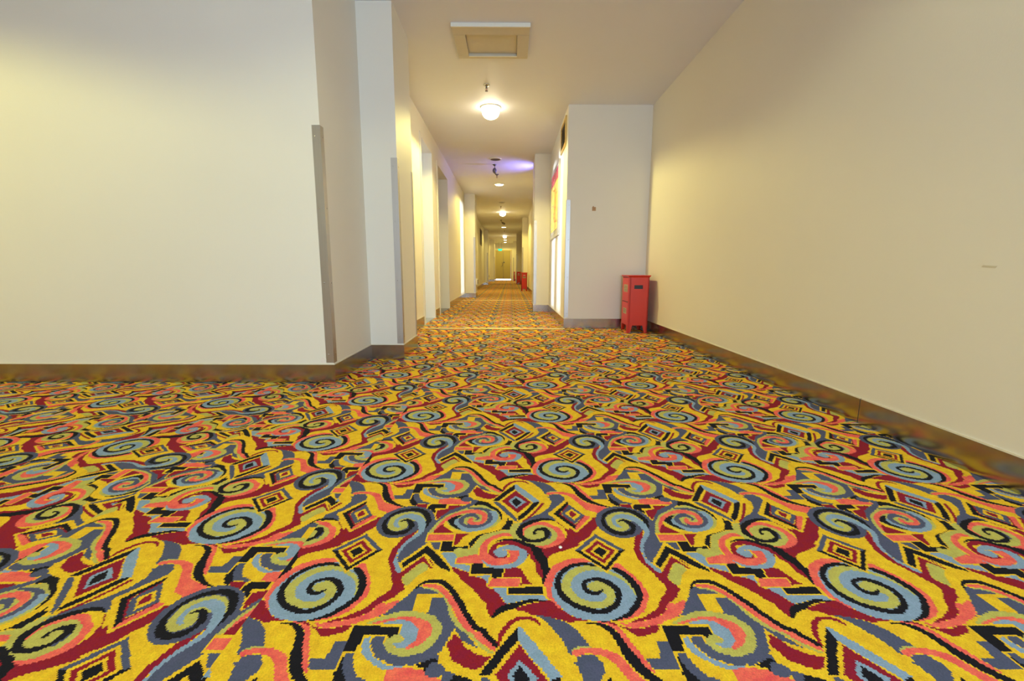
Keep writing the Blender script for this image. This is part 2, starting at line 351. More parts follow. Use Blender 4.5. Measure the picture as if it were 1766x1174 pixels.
def curve(P, closed, n=5):
    c = len(P)
    out = []
    for i in range(c if closed else c - 1):
        g = (lambda k: P[k % c]) if closed else (lambda k: P[min(max(k, 0), c - 1)])
        a, b, d, e = g(i - 1), g(i), g(i + 1), g(i + 2)
        for t in np.arange(n) / n:
            out.append(.5 * (2 * b + (d - a) * t + (2 * a - 5 * b + 4 * d - e) * t * t + (3 * b - a - 3 * d + e) * t ** 3))
    if not closed:
        out.append(P[-1])
    return np.array(out)


def weave(grid, poly, yarn):
    u, v = poly[:, 0] * NX, poly[:, 1] * NY
    x0, x1 = int(np.floor(u.min())), int(np.ceil(u.max()))
    y0, y1 = int(np.floor(v.min())), int(np.ceil(v.max()))
    X, Y = np.meshgrid(np.arange(x0, x1 + 1) + .5, np.arange(y0, y1 + 1) + .5)
    ins = np.zeros(X.shape, bool)
    for i in range(len(u)):
        j = (i + 1) % len(u)
        if v[i] != v[j]:
            ins ^= ((v[i] > Y) != (v[j] > Y)) & (X < (u[j] - u[i]) * (Y - v[i]) / (v[j] - v[i]) + u[i])
    yy, xx = np.nonzero(ins)
    grid[(yy + y0) % NY, (xx + x0) % NX] = yarn


grid = np.zeros((NY, NX), int)
for line in PATTERN.strip().split('\n'):
    head, *nums = line.split()
    kind, yarn = head[0], YARNS.index(head[1])
    P = np.array([int(v) for v in nums], float) / 1000
    P = P.reshape(-1, 2 if kind in 'sp' else 4)
    if kind == 's':
        weave(grid, curve(P, True), yarn)
    elif kind == 'p':
        weave(grid, P, yarn)
    else:
        if kind == 'r':
            P = curve(P, False)
        for a, b in zip(P[:-1], P[1:]):
            weave(grid, np.array([a[:2], b[:2], b[2:]]), yarn)
            weave(grid, np.array([a[:2], b[2:], a[2:]]), yarn)

weave_image = bpy.data.images.new('carpet_weave', NX, NY, float_buffer=True, is_data=True)
px = np.ones((NY, NX, 4), np.float32)
px[..., :3] = ((grid + .5) / 7)[..., None]
weave_image.pixels.foreach_set(px.ravel())
weave_image.update()
weave_image.pack()

m, nt, N, Lk, P = material('patterned_carpet')
M['carpet'] = m
uv = node(nt, 'ShaderNodeUVMap')
nz = node(nt, 'ShaderNodeTexNoise', i_Scale=260.0, i_Detail=1.0)
Lk.new(uv.outputs[0], nz.inputs['Vector'])
off = node(nt, 'ShaderNodeVectorMath', operation='SUBTRACT')
off.inputs[1].default_value = (.5, .5, .5)
Lk.new(nz.outputs['Color'], off.inputs[0])
sc = node(nt, 'ShaderNodeVectorMath', operation='SCALE')
sc.inputs['Scale'].default_value = .007
Lk.new(off.outputs[0], sc.inputs[0])
ad = node(nt, 'ShaderNodeVectorMath', operation='ADD')
Lk.new(uv.outputs[0], ad.inputs[0])
Lk.new(sc.outputs[0], ad.inputs[1])
im = node(nt, 'ShaderNodeTexImage', interpolation='Closest')
im.image = weave_image
Lk.new(ad.outputs[0], im.inputs[0])
ramp = node(nt, 'ShaderNodeValToRGB')
ramp.color_ramp.interpolation = 'CONSTANT'
YC = [srgb(248, 204, 44), srgb(26, 25, 33), srgb(86, 90, 118), srgb(144, 168, 196), srgb(200, 194, 96),
      srgb(150, 30, 44), srgb(252, 116, 94)]
el = ramp.color_ramp.elements
el[0].position = 0
el[0].color = YC[0]
el[1].position = 1 / 7
el[1].color = YC[1]
for k in range(2, 7):
    el.new(k / 7).color = YC[k]
Lk.new(im.outputs['Color'], ramp.inputs[0])
tuft = node(nt, 'ShaderNodeTexNoise', i_Scale=170.0, i_Detail=3.0, i_Roughness=.8)
Lk.new(uv.outputs[0], tuft.inputs['Vector'])
wear = node(nt, 'ShaderNodeTexNoise', i_Scale=26.0, i_Detail=4.0, i_Roughness=.65)
Lk.new(uv.outputs[0], wear.inputs['Vector'])
tv = node(nt, 'ShaderNodeMapRange')
tv.inputs['To Min'].default_value = .44
tv.inputs['To Max'].default_value = 1.32
Lk.new(tuft.outputs['Fac'], tv.inputs['Value'])
wv = node(nt, 'ShaderNodeMapRange')
wv.inputs['To Min'].default_value = .74
wv.inputs['To Max'].default_value = 1.26
Lk.new(wear.outputs['Fac'], wv.inputs['Value'])
mm = node(nt, 'ShaderNodeMath', operation='MULTIPLY')
Lk.new(tv.outputs[0], mm.inputs[0])
Lk.new(wv.outputs[0], mm.inputs[1])
cs = node(nt, 'ShaderNodeVectorMath', operation='SCALE')
Lk.new(ramp.outputs[0], cs.inputs[0])
Lk.new(mm.outputs[0], cs.inputs['Scale'])
hue = node(nt, 'ShaderNodeHueSaturation')
hue.inputs['Saturation'].default_value = 1.0
hr = node(nt, 'ShaderNodeMapRange')
hr.inputs['From Min'].default_value = .3
hr.inputs['From Max'].default_value = .7
hr.inputs['To Min'].default_value = .486
hr.inputs['To Max'].default_value = .506
Lk.new(wear.outputs['Fac'], hr.inputs['Value'])
Lk.new(hr.outputs[0], hue.inputs['Hue'])
Lk.new(cs.outputs[0], hue.inputs['Color'])
Lk.new(hue.outputs[0], P.inputs['Base Color'])
P.inputs['Roughness'].default_value = .95
P.inputs['Specular IOR Level'].default_value = .15
bp = node(nt, 'ShaderNodeBump', i_Strength=.5, i_Distance=.003)
Lk.new(tuft.outputs['Fac'], bp.inputs['Height'])
Lk.new(bp.outputs[0], P.inputs['Normal'])


# ================================================================ mesh helpers
def obj(name, bm, mat, parent=None, loc=None, smooth=False, bevel=0, **props):
    me = bpy.data.meshes.new(name)
    bmesh.ops.recalc_face_normals(bm, faces=bm.faces)
    bm.to_mesh(me)
    bm.free()
    for mt in (mat if isinstance(mat, list) else [mat]):
        me.materials.append(mt)
    if smooth:
        me.polygons.foreach_set('use_smooth', [True] * len(me.polygons))
    o = bpy.data.objects.new(name, me)
    COLL.objects.link(o)
    if parent:
        o.parent = parent
    if loc:
        o.location = loc
    if bevel:
        b = o.modifiers.new('bevel', 'BEVEL')
        b.width = bevel
        b.segments = 2
        b.limit_method = 'ANGLE'
    for k, v in props.items():
        o[k] = v
    return o


def thing(name, label, cat, loc, rz=0, group=None):
    o = bpy.data.objects.new(name, None)
    COLL.objects.link(o)
    o.location = loc
    o.rotation_euler.z = rz
    o.empty_display_size = .1
    o['label'] = label
    o['category'] = cat
    if group:
        o['group'] = group
    return o


def box(bm, a, b):
    (x0, y0, z0), (x1, y1, z1) = a, b
    v = [bm.verts.new(p) for p in ((x0, y0, z0), (x1, y0, z0), (x1, y1, z0), (x0, y1, z0),
                                   (x0, y0, z1), (x1, y0, z1), (x1, y1, z1), (x0, y1, z1))]
    for f in ((0, 3, 2, 1), (4, 5, 6, 7), (0, 1, 5, 4), (1, 2, 6, 5), (2, 3, 7, 6), (3, 0, 4, 7)):
        bm.faces.new([v[i] for i in f])
    return bm


def boxes(*ab):
    bm = bmesh.new()
    for a, b in ab:
        box(bm, a, b)
    return bm


def prism(pts, z0, z1, bm=None):
    bm = bm or bmesh.new()
    lo = [bm.verts.new((x, y, z0)) for x, y in pts]
    hi = [bm.verts.new((x, y, z1)) for x, y in pts]
    bm.faces.new(lo)
    bm.faces.new(hi)
    n = len(pts)
    for i in range(n):
        bm.faces.new((lo[i], lo[(i + 1) % n], hi[(i + 1) % n], hi[i]))
    return bm


def panel(pts, axis, d0, d1, bm=None):
    """flat outline pts (a, z) extruded along axis 'x' or 'y' from d0 to d1"""
    bm = bm or bmesh.new()
    f = (lambda a, z, d: (d, a, z)) if axis == 'x' else (lambda a, z, d: (a, d, z))
    A = [bm.verts.new(f(a, z, d0)) for a, z in pts]
    B = [bm.verts.new(f(a, z, d1)) for a, z in pts]
    bm.faces.new(A)
    bm.faces.new(B)
    n = len(pts)
    for i in range(n):
        bm.faces.new((A[i], A[(i + 1) % n], B[(i + 1) % n], B[i]))
    return bm


def lathe(prof, bm=None, seg=28, at=(0, 0, 0)):
    """profile (radius, z) turned round the z axis"""
    bm = bm or bmesh.new()
    rings = []
    for r, z in prof:
        if r < 1e-5:
            rings.append([bm.verts.new((at[0], at[1], at[2] + z))])
        else:
            rings.append([bm.verts.new((at[0] + r * math.cos(2 * math.pi * k / seg), at[1] + r * math.sin(2 * math.pi * k / seg),
                                        at[2] + z)) for k in range(seg)])
    for a, b in zip(rings[:-1], rings[1:]):
        for k in range(seg):
            q = [a[k % len(a)], a[(k + 1) % len(a)], b[(k + 1) % len(b)], b[k % len(b)]]
            q = list(dict.fromkeys(q))
            if len(q) > 2:
                bm.faces.new(q)
    return bm


def tube(path, r, bm=None, seg=10):
    bm = bm or bmesh.new()
    rings = []
    path = [Vector(p) for p in path]
    for i, p in enumerate(path):
        t = (path[min(i + 1, len(path) - 1)] - path[max(i - 1, 0)]).normalized()
        n = t.orthogonal().normalized() if i == 0 else (rings[-1][1] - t * rings[-1][1].dot(t)).normalized()
        b = t.cross(n)
        rr = r[i] if isinstance(r, (list, tuple)) else r
        rings.append(([bm.verts.new(p + rr * (math.cos(2 * math.pi * k / seg) * n + math.sin(2 * math.pi * k / seg) * b))
                       for k in range(seg)], n))
    for (a, _), (c, _) in zip(rings[:-1], rings[1:]):
        for k in range(seg):
            bm.faces.new((a[k], a[(k + 1) % seg], c[(k + 1) % seg], c[k]))
    bm.faces.new(rings[0][0])
    bm.faces.new(rings[-1][0])
    return bm


def struct(name, bm, mat, **kw):
    return obj(name, bm, mat, kind='structure', **kw)


# ================================================================ room shell
ZC = 2.57                    # ceiling height
BH = .115                    # steel skirting height
YE = 31.7                    # exit door wall


def XL(y):                   # plane of the corridor's left wall
    return -1.10 - .0085 * max(0, y - 5)


def XR(y):                   # plane of the corridor's right wall
    return .66 - .004 * max(0, y - 6)


# ---- floor: three breadths of carpet, the outer one laid crosswise
X0, Y0, SX, TY = .1848, .8805, .6134, .5935


def floor_mesh():
    bm = bmesh.new()
    lay = bm.loops.layers.uv.new('UVMap')
    def quad(pts, uvf):
        top = [bm.verts.new((x, y, 0)) for x, y in pts]
        f = bm.faces.new(top)
        for l in f.loops:
            l[lay].uv = uvf(l.vert.co.x, l.vert.co.y)
    main = lambda x, y: ((x - X0) / SX, (y - Y0) / TY)
    second = lambda x, y: ((x + .778) / SX, (y - 1.135) / TY)
    cross = lambda x, y: (-(y - 1.689) / .600, (x + 1.542) / .580)
    quad([(-6, -3), (-1.19, -3), (-1.19, 2.80), (-6, 2.80)], cross)
    quad([(-1.19, -3), (-.533, -3), (-.533, 5.31), (-1.19, 5.31)], second)
    quad([(-.533, -3), (1.75, -3), (1.75, 5.50), (1.0, 5.50), (1.0, 5.31), (-.533, 5.31)], main)
    quad([(-1.62, 5.31), (1.0, 5.31), (1.0, YE + .02), (-1.62, YE + .02)], main)
    return bm


fl = floor_mesh()
for f in fl.faces:
    if f.normal.z < 0:
        f.normal_flip()
struct('floor', fl, M['carpet'])
struct('floor', boxes(((-6.2, -3.2, -.12), (1.85, YE + .02, -.012))), M['dark_stone'])

struct('ceiling', boxes(((-6.2, -3.2, ZC), (1.9, YE + .3, ZC + .15))), M['ceiling'])

# ---- walls
struct('wall_left_front', boxes(((-6.2, 2.715, -.05), (-1.10, 2.95, ZC))), M['wall'])
struct('wall_left_return', boxes(((-1.40, 2.95, -.05), (-1.10, 3.46, ZC))), M['wall'])
struct('wall_left_pier', boxes(((-1.40, 3.46, -.05), (-.845, 3.98, ZC))), M['wall'])
O1 = (5.72, 6.50, 2.30)       # first opening: from, to, head height
O2 = (7.05, 8.16, 2.27)       # second opening
P1 = (11.46, 12.0)
bm = bmesh.new()
def left_run(y0, y1, z0=-.05):
    prism([(XL(y0), y0), (XL(y1), y1), (XL(y1) - .16, y1), (XL(y0) - .16, y0)], z0, ZC, bm)
left_run(3.98, O1[0])
left_run(O1[0], O1[1], O1[2])
left_run(O1[1], O2[0])
left_run(O2[0], O2[1], O2[2])
left_run(O2[1], YE)
struct('wall_left', bm, M['wall'])
struct('wall_right', boxes(((1.63, -3.2, -.05), (1.85, 5.42, ZC))), M['wall'])
struct('wall_right_end', boxes(((.66, 5.42, -.05), (1.85, 5.60, ZC))), M['wall'])
bm = bmesh.new()
R1 = (10.2, 11.35)            # opening on the right, hidden behind the first pier
def right_run(y0, y1, z0=-.05):
    prism([(XR(y0), y0), (XR(y1), y1), (XR(y1) + .16, y1), (XR(y0) + .16, y0)], z0, ZC, bm)
right_run(5.60, R1[0])
right_run(R1[0], R1[1], 2.28)
right_run(R1[1], YE)
struct('wall_right_corridor', bm, M['wall'])
PIERS = [('left', 11.46, 12.0, -1.18, -.893), ('left', 21.6, 22.1, -1.40, -1.085), ('left', 28.3, 28.8, -1.45, -1.0),
         ('right', 7.60, 8.15, .395, .70), ('right', 16.4, 16.9, .42, .80), ('right', 23.4, 23.9, .30, .80), ('right', 29.6, 30.0, .17, .80)]
for side, y0, y1, xa, xb in PIERS:
    struct('wall_%s_pier' % side, boxes(((xa, y0, -.05), (xb, y1, ZC))), M['wall'])
struct('wall_back', boxes(((-2, YE, 2.06), (1, YE + .2, ZC)), ((-2, YE, -.05), (-1.06, YE + .2, 2.06)), ((.05, YE, -.05), (1, YE + .2, 2.06))), M['wall'])
struct('wall_behind', boxes(((-6.2, -3.2, -.05), (1.85, -3.0, ZC))), M['wall'])
struct('wall_side_hall', boxes(((-6.2, -3.0, -.05), (-6.0, 2.715, ZC))), M['wall'])

# ---- alcoves behind the two left openings and the right one
AC = boxes(((-2.9, 5.2, -.05), (-2.8, 6.95, 2.42)), ((-2.8, 5.2, -.05), (-1.27, 5.30, 2.42)), ((-2.8, 6.72, -.05), (-1.275, 6.84, 2.42)),
           ((-2.8, 5.30, 2.32), (-1.27, 6.72, 2.42)))
struct('wall_alcove', AC, M['alcove'])
struct('floor', boxes(((-2.8, 5.30, -.012), (-1.112, 6.72, .004))), M['stone'])
struct('wall_alcove', boxes(((-2.9, 6.95, -.05), (-2.8, 8.5, 2.40)), ((-2.8, 6.86, -.05), (-1.28, 6.95, 2.40)), ((-2.8, 8.18, -.05), (-1.30, 8.5, 2.40)),
                            ((-2.8, 6.95, 2.28), (-1.28, 8.18, 2.40))), M['wall'])
struct('floor', boxes(((-2.8, 6.95, -.012), (-1.125, 8.18, .004))), M['dark_stone'])
struct('wall_alcove', boxes(((2.1, 9.9, -.05), (2.2, 11.7, 2.42)), ((.83, 9.9, -.05), (2.1, 10.0, 2.42)), ((.83, 11.6, -.05), (2.1, 11.7, 2.42)),
                            ((.83, 10.0, 2.3), (2.1, 11.6, 2.42))), M['alcove'])
struct('floor', boxes(((.82, 10.0, -.012), (2.1, 11.6, .002))), M['stone'])

# ---- steel skirting with a bead of sealant on its top edge
TH = .007


def skirting(name, a, b, n):
    """from a to b along the wall, n = normal into the room"""
    (ax, ay), (bx, by) = a, b
    nx, ny = n[0] * TH, n[1] * TH
    o = struct(name, prism([(ax, ay), (bx, by), (bx + nx, by + ny), (ax + nx, ay + ny)], 0, BH), M['steel'])
    k = .75
    obj('sealant_bead', prism([(ax, ay), (bx, by), (bx + nx * k, by + ny * k), (ax + nx * k, ay + ny * k)], BH, BH + .006), M['caulk'], o)
    return o


skirting('baseboard_left_front', (-3.565, 2.715), (-1.10 + TH, 2.715), (0, -1))
skirting('baseboard_left_front', (-6, 2.711), (-3.57, 2.711), (0, -.6))
skirting('baseboard_left_return', (-1.10, 2.715), (-1.10, 3.46 - TH), (1, 0))
skirting('baseboard_left_pier', (-1.10, 3.46), (-.845 + TH, 3.46), (0, -1))
skirting('baseboard_left_pier', (-.845, 3.46), (-.845, 3.98), (1, 0))
skirting('baseboard_left', (XL(3.98), 3.98), (XL(O1[0] - .07), O1[0] - .07), (1, 0))
skirting('baseboard_left', (XL(O1[1] + .05), O1[1] + .05), (XL(O2[0] - .05), O2[0] - .05), (1, 0))
skirting('baseboard_left', (XL(O2[1] + .05), O2[1] + .05), (XL(11.46), 11.46), (1, 0))
skirting('baseboard_left', (XL(12), 12), (XL(21.6), 21.6), (1, 0))
skirting('baseboard_left', (XL(22.1), 22.1), (XL(28.3), 28.3), (1, 0))
skirting('baseboard_right', (1.63, -3), (1.63, 1.98), (-1, 0))
skirting('baseboard_right', (1.63, 1.985), (1.63, 5.42), (-1, 0))
skirting('baseboard_right_end', (.66 - TH, 5.42), (1.63 - TH, 5.42), (0, -1))
skirting('baseboard_right_corridor', (.66, 5.42), (XR(7.6), 7.6), (-1, 0))
skirting('baseboard_right_corridor', (XR(8.15), 8.15), (XR(R1[0]), R1[0]), (-1, 0))
skirting('baseboard_right_corridor', (XR(R1[1]), R1[1]), (XR(16.4), 16.4), (-1, 0))
skirting('baseboard_right_corridor', (XR(16.9), 16.9), (XR(23.4), 23.4), (-1, 0))
skirting('baseboard_right_corridor', (XR(23.9), 23.9), (XR(29.6), 29.6), (-1, 0))
for side, y0, y1, xa, xb in PIERS:
    if side == 'left':
        skirting('baseboard_left_pier', (XL(y0), y0), (xb + TH, y0), (0, -1))
        skirting('baseboard_left_pier', (xb, y0), (xb, y1), (1, 0))
    else:
        skirting('baseboard_right_pier', (xa - TH, y0), (XR(y0), y0), (0, -1))
        skirting('baseboard_right_pier', (xa, y0), (xa, y1), (-1, 0))

# ---- steel angle guards on the outside corners, screwed on
GT, GW, GZ = .003, .045, 1.52
ng = [0]


def guard(x, y, sx, flat='y'):
    """corner at x,y; the wall lies towards sx in x and away from the camera in y"""
    ng[0] += 1
    z0 = BH + .012
    bm = boxes(((min(x - sx * GT, x + sx * GW), y - GT, z0), (max(x - sx * GT, x + sx * GW), y - .0002, GZ)),
               ((min(x - sx * GT, x - sx * .0002), y - .0002, z0), (max(x - sx * GT, x - sx * .0002), y + GW, GZ)))
    o = struct('trim_%d' % ng[0], bm, M['guard'])
    sb = bmesh.new()
    for z in (.18, .62, 1.06, 1.46):
        bmesh.ops.create_uvsphere(sb, u_segments=10, v_segments=6, radius=.0042,
                                  matrix=Matrix.Translation((x + sx * .028, y - GT, z)) @ Matrix.Diagonal((1, .45, 1, 1)))
        bmesh.ops.create_uvsphere(sb, u_segments=10, v_segments=6, radius=.0042,
                                  matrix=Matrix.Translation((x - sx * GT, y + .028, z)) @ Matrix.Diagonal((.45, 1, 1, 1)))
    obj('screw_heads', sb, M['chrome'], o, smooth=True)
    return o


guard(-1.10, 2.715, -1)
guard(-.845, 3.46, -1)
guard(.66, 5.42, 1)
for side, y0, y1, xa, xb in PIERS:
    guard(xb if side == 'left' else xa, y0, -1 if side == 'left' else 1)
# far corner of the near left pier
ng[0] += 1
struct('trim_%d' % ng[0], boxes(((-.8448, 3.98 - GW, BH + .012), (-.845 + GT, 3.98 + GT, GZ)), ((-.89, 3.9802, BH + .012), (-.8448, 3.98 + GT, GZ))), M['guard'])

# ---- casings of the left openings, thin steel-coloured flats
def casing(n, y0, y1, h, mat):
    w, t = .055, .012
    x0, x1 = XL(y0), XL(y1)
    bm = bmesh.new()
    prism([(x0, y0 - w), (x0 + t, y0 - w), (x0 + t, y0), (x0, y0)], 0, h + w, bm)
    prism([(x1, y1), (x1 + t, y1), (x1 + t, y1 + w), (x1, y1 + w)], 0, h + w, bm)
    prism([(x0, y0), (x0 + t, y0), (x1 + t, y1), (x1, y1)], h, h + w, bm)
    struct('trim_%d' % n, bm, mat)


casing(20, O1[0], O1[1], O1[2], M['wall'])
casing(21, O2[0], O2[1], O2[2], M['wall'])

# ---- brass and pale threshold strips across the carpet
struct('trim_30', prism([(-1.09, 5.275), (.653, 5.275), (.653, 5.335), (-1.09, 5.335)], 0, .010), M['brass'], bevel=.004)
struct('trim_31', boxes(((-1.13, 10.38, 0), (.64, 10.42, .006))), M['brass'], bevel=.002)

# ---- chipped plaster patches just above the skirting
random.seed(4)
def chip(x, y, z, n, r):
    pts = []
    for k in range(9):
        a = 2 * math.pi * k / 9
        rr = r * random.uniform(.6, 1.1)
        pts.append((rr * math.cos(a) * 1.1, rr * math.sin(a)))
    if n == 'y':
        return panel([(x + a, z + b) for a, b in pts], 'y', y - .0012, y)
    return panel([(y + a * 1.6, z + b) for a, b in pts], 'x', x - .0012, x)
M['chip'] = plain('bare_plaster', srgb(232, 222, 216), .8, noise=.08, scale=60)
struct('trim_40', chip(-1.165, 2.715, .145, 'y', .022), M['chip'])
for k, (yy, r) in enumerate([(4.45, .016), (4.25, .02), (4.02, .014), (3.86, .018), (2.98, .02), (2.88, .012), (2.65, .013)]):
    struct('trim_%d' % (41 + k), chip(1.63, yy, BH + .014, 'x', r), M['chip'])
M['scuff'] = plain('faint_grey_scuff', srgb(205, 196, 176), .8)
struct('trim_50', panel([(1.505, .712), (1.55, .716), (1.545, .722), (1.50, .719)], 'x', 1.6292, 1.63), M['scuff'])

# ================================================================ exit door
bm = boxes(((-1.10, YE - .03, 0), (-1.04, YE + .06, 2.10)), ((.03, YE - .03, 0), (.09, YE + .06, 2.10)), ((-1.04, YE - .03, 2.04), (.03, YE + .06, 2.10)))
fr = struct('door_1', bm, M['door_frame'])
for k, (xa, xb) in enumerate(((-1.038, -.510), (-.504, .028))):
    leaf = obj('door_leaf', boxes(((xa, YE, .085), (xb, YE + .045, 2.038))), M['door'], fr, bevel=.003)
hx = -.505
obj('door_handle', tube([(-.60, YE - .004, 1.24), (-.60, YE - .05, 1.24), (-.57, YE - .06, 1.20), (-.56, YE - .06, 1.10), (-.57, YE - .06, 1.0), (-.60, YE - .05, .98), (-.66, YE - .05, .975)], .013), M['dark_metal'], fr)
obj('door_lock', lathe([(0, 0), (.05, 0), (.05, .02), (.025, .03), (0, .03)]), M['dark_metal'], fr, loc=(-.45, YE - .002, 1.25)).rotation_euler = (math.pi / 2, 0, 0)
obj('bolt', boxes(((-.50, YE - .02, .09), (-.485, YE - .001, .26))), M['dark_metal'], fr)
obj('closing_strip', boxes(((-.518, YE - .008, .09), (-.498, YE - .001, 2.03))), M['dark_metal'], fr)

# ================================================================ downlights
def glow_prof(r, d):
    return [(r * math.cos(a), -d * math.sin(a)) for a in [math.pi / 2 * k / 7 for k in range(8)]][:-1] + [(0, -d)]


LAMPS = [(-.235, 5.52, 'round', 'glowing round ceiling lamp nearest the camera, behind the first sprinkler'),
         (-.252, 10.2, 'flat', 'flat glowing ceiling lamp second from the camera, beyond the blue-lit emergency spotlight'),
         (-.262, 14.95, 'round', 'glowing ceiling lamp third from the camera, beyond the small white detector'),
         (-.30, 20.0, 'flat', 'flat glowing ceiling lamp fourth from the camera, just past the small hanging camera'),
         (-.322, 25.0, 'round', 'small round glowing ceiling lamp fifth from the camera in the far corridor'),
         (-.34, 28.3, 'flat', 'tiny flat ceiling lamp second nearest to the far exit door'),
         (-.36, 30.6, 'flat', 'tiny flat ceiling lamp nearest the far exit door')]


def lamp(x, y, kind, label):
    t = thing('ceiling_lamp', label, 'ceiling lamp', (x, y, ZC), group='ceiling lamps along the corridor')
    obj('trim_ring', lathe([(.088, 0), (.122, 0), (.124, -.006), (.112, -.014), (.096, -.012), (.088, -.002)]), M['white'], t, smooth=True)
    if kind == 'round':
        obj('glowing_bulb', lathe([(.05, 0), (.085, -.02)] + [(.10 * math.cos(a), -.055 - .075 * math.sin(a)) for a in [math.pi / 2 * (k / 9 - .15) for k in range(10)]] + [(0, -.13)]), M['bulb'], t, smooth=True, loc=(0, 0, -.002))
    else:
        obj('glowing_diffuser', lathe(glow_prof(.092, .026)), M['bulb'], t, smooth=True, loc=(0, 0, -.004))
    drop = .17 if kind == 'round' else .05
    light('downlight_glow', 'SPOT', (x, y, ZC - drop), 82 if y < 8 else 72 if y < 18 else 44, WARM if y < 8 else DEEP, .05, direction=(0, 0, -1),
          spot_size=math.radians(158), spot_blend=.22)
    return t


for L in LAMPS:
    lamp(*L)
# two more of the same row, overhead and behind the camera
for x, y in ((-.22, .75), (-3.9, .9)):
    light('downlight_overhead', 'SPOT', (x, y, ZC - .06), 23 if x > -1 else 74, SOFT if x > -1 else (1, .95, .28), .05, direction=(0, 0, -1), spot_size=math.radians(158), spot_blend=.22)


# ================================================================ sprinklers, detectors, camera, spotlight
def sprinkler(x, y, label):
    t = thing('sprinkler', label, 'sprinkler', (x, y, ZC), group='ceiling sprinklers')
    obj('escutcheon', lathe([(0, 0), (.032, 0), (.034, -.004), (.022, -.012), (.012, -.014), (0, -.014)]), M['chrome'], t, smooth=True)
    obj('pipe', lathe([(0, -.014), (.010, -.014), (.010, -.034), (.007, -.036), (0, -.036)]), M['dark_metal'], t)
    obj('glass_bulb', lathe([(0, -.036), (.0035, -.038), (.0035, -.056), (0, -.058)], seg=12), M['red'], t)
    b = tube([(.009, 0, -.034), (.013, 0, -.046), (.006, 0, -.06)], .002, seg=6)
    tube([(-.009, 0, -.034), (-.013, 0, -.046), (-.006, 0, -.06)], .002, b, seg=6)
    obj('frame_arms', b, M['dark_metal'], t)
    obj('deflector', lathe([(0, -.060), (.015, -.060), (.016, -.063), (0, -.064)]), M['dark_metal'], t)


sprinkler(-.25, 4.885, 'small metal sprinkler head in front of the nearest ceiling lamp')
sprinkler(-.275, 9.2, 'small metal sprinkler head between the emergency spotlight and second lamp')
sprinkler(-.29, 13.6, 'tiny sprinkler head between the second and third ceiling lamps')
sprinkler(-.30, 21.9, 'tiny sprinkler head hanging just beyond the fourth ceiling lamp')


def speaker(x, y, r, label, mat):
    t = thing('ceiling_speaker', label, 'ceiling speaker', (x, y, ZC), group='round ceiling speakers')
    obj('rim', lathe([(r * .78, 0), (r, 0), (r * 1.02, -.008), (r * .9, -.018), (r * .78, -.014)]), M['white'], t, smooth=True)
    obj('grille', lathe([(0, -.004), (r * .3, -.006), (r * .78, -.010)]), mat, t, smooth=True)


speaker(-.262, 7.93, .105, 'round dark-grilled ceiling fitting in front of the small emergency spotlight', M['dark_metal'])
speaker(-.245, 12.85, .10, 'round flat ceiling fitting between the second and third lamps', M['louvre'])

t = thing('emergency_spotlight', 'small grey metal spotlight hanging from a stem by the blue glow', 'spotlight', (-.29, 8.35, ZC))
obj('mount', lathe([(0, 0), (.035, 0), (.035, -.006), (.016, -.022), (.008, -.03), (0, -.03)]), M['dark_metal'], t, smooth=True)
obj('stem', tube([(0, 0, -.03), (.004, 0, -.055), (.012, 0, -.075)], .006), M['dark_metal'], t)
b = bmesh.new()
bmesh.ops.create_uvsphere(b, u_segments=20, v_segments=12, radius=.042, matrix=Matrix.Translation((.0, 0, -.105)) @ Matrix.Diagonal((.9, 1, 1.15, 1)))
obj('lamp_body', b, M['dark_metal'], t, smooth=True)
obj('lower_bracket', tube([(.0, 0, -.145), (.02, 0, -.168), (.05, 0, -.172), (.075, 0, -.165)], [.01, .012, .014, .008]), M['dark_metal'], t, smooth=True)

t = thing('added_violet_uplight', 'unseen grey lamp added behind the first right pier for the violet glow', 'lamp', (XR(8.42), 8.42, 2.12))  # added fixture for the violet spot, hidden from the camera
obj('wall_plate', boxes(((-.012, -.05, -.05), (0, .05, .05))), M['white'], t, bevel=.003)
obj('arm', tube([(-.01, 0, 0), (-.06, 0, 0), (-.09, 0, .02)], .009), M['dark_metal'], t)
obj('lamp_head', lathe([(0, 0), (.03, 0), (.036, .04), (.032, .042), (0, .03)], at=(-.11, 0, .01)), M['dark_metal'], t, smooth=True)
obj('lens', lathe([(0, .046), (.03, .042)], at=(-.11, 0, .01)), M['violet_lens'], t)

t = thing('ceiling_camera', 'small dark camera hanging from the ceiling before the fourth lamp', 'camera', (-.36, 17.3, ZC))
obj('mount', lathe([(0, 0), (.04, 0), (.036, -.012), (.012, -.02), (0, -.02)]), M['dark_metal'], t, smooth=True)
obj('arm', tube([(0, 0, -.02), (.01, 0, -.06), (.05, 0, -.09)], .010), M['dark_metal'], t)
b = boxes(((-.03, -.09, -.03), (.03, .09, .03)))
obj('camera_body', b, M['dark_metal'], t, bevel=.006, loc=(.09, 0, -.115)).rotation_euler = (.35, 0, .5)

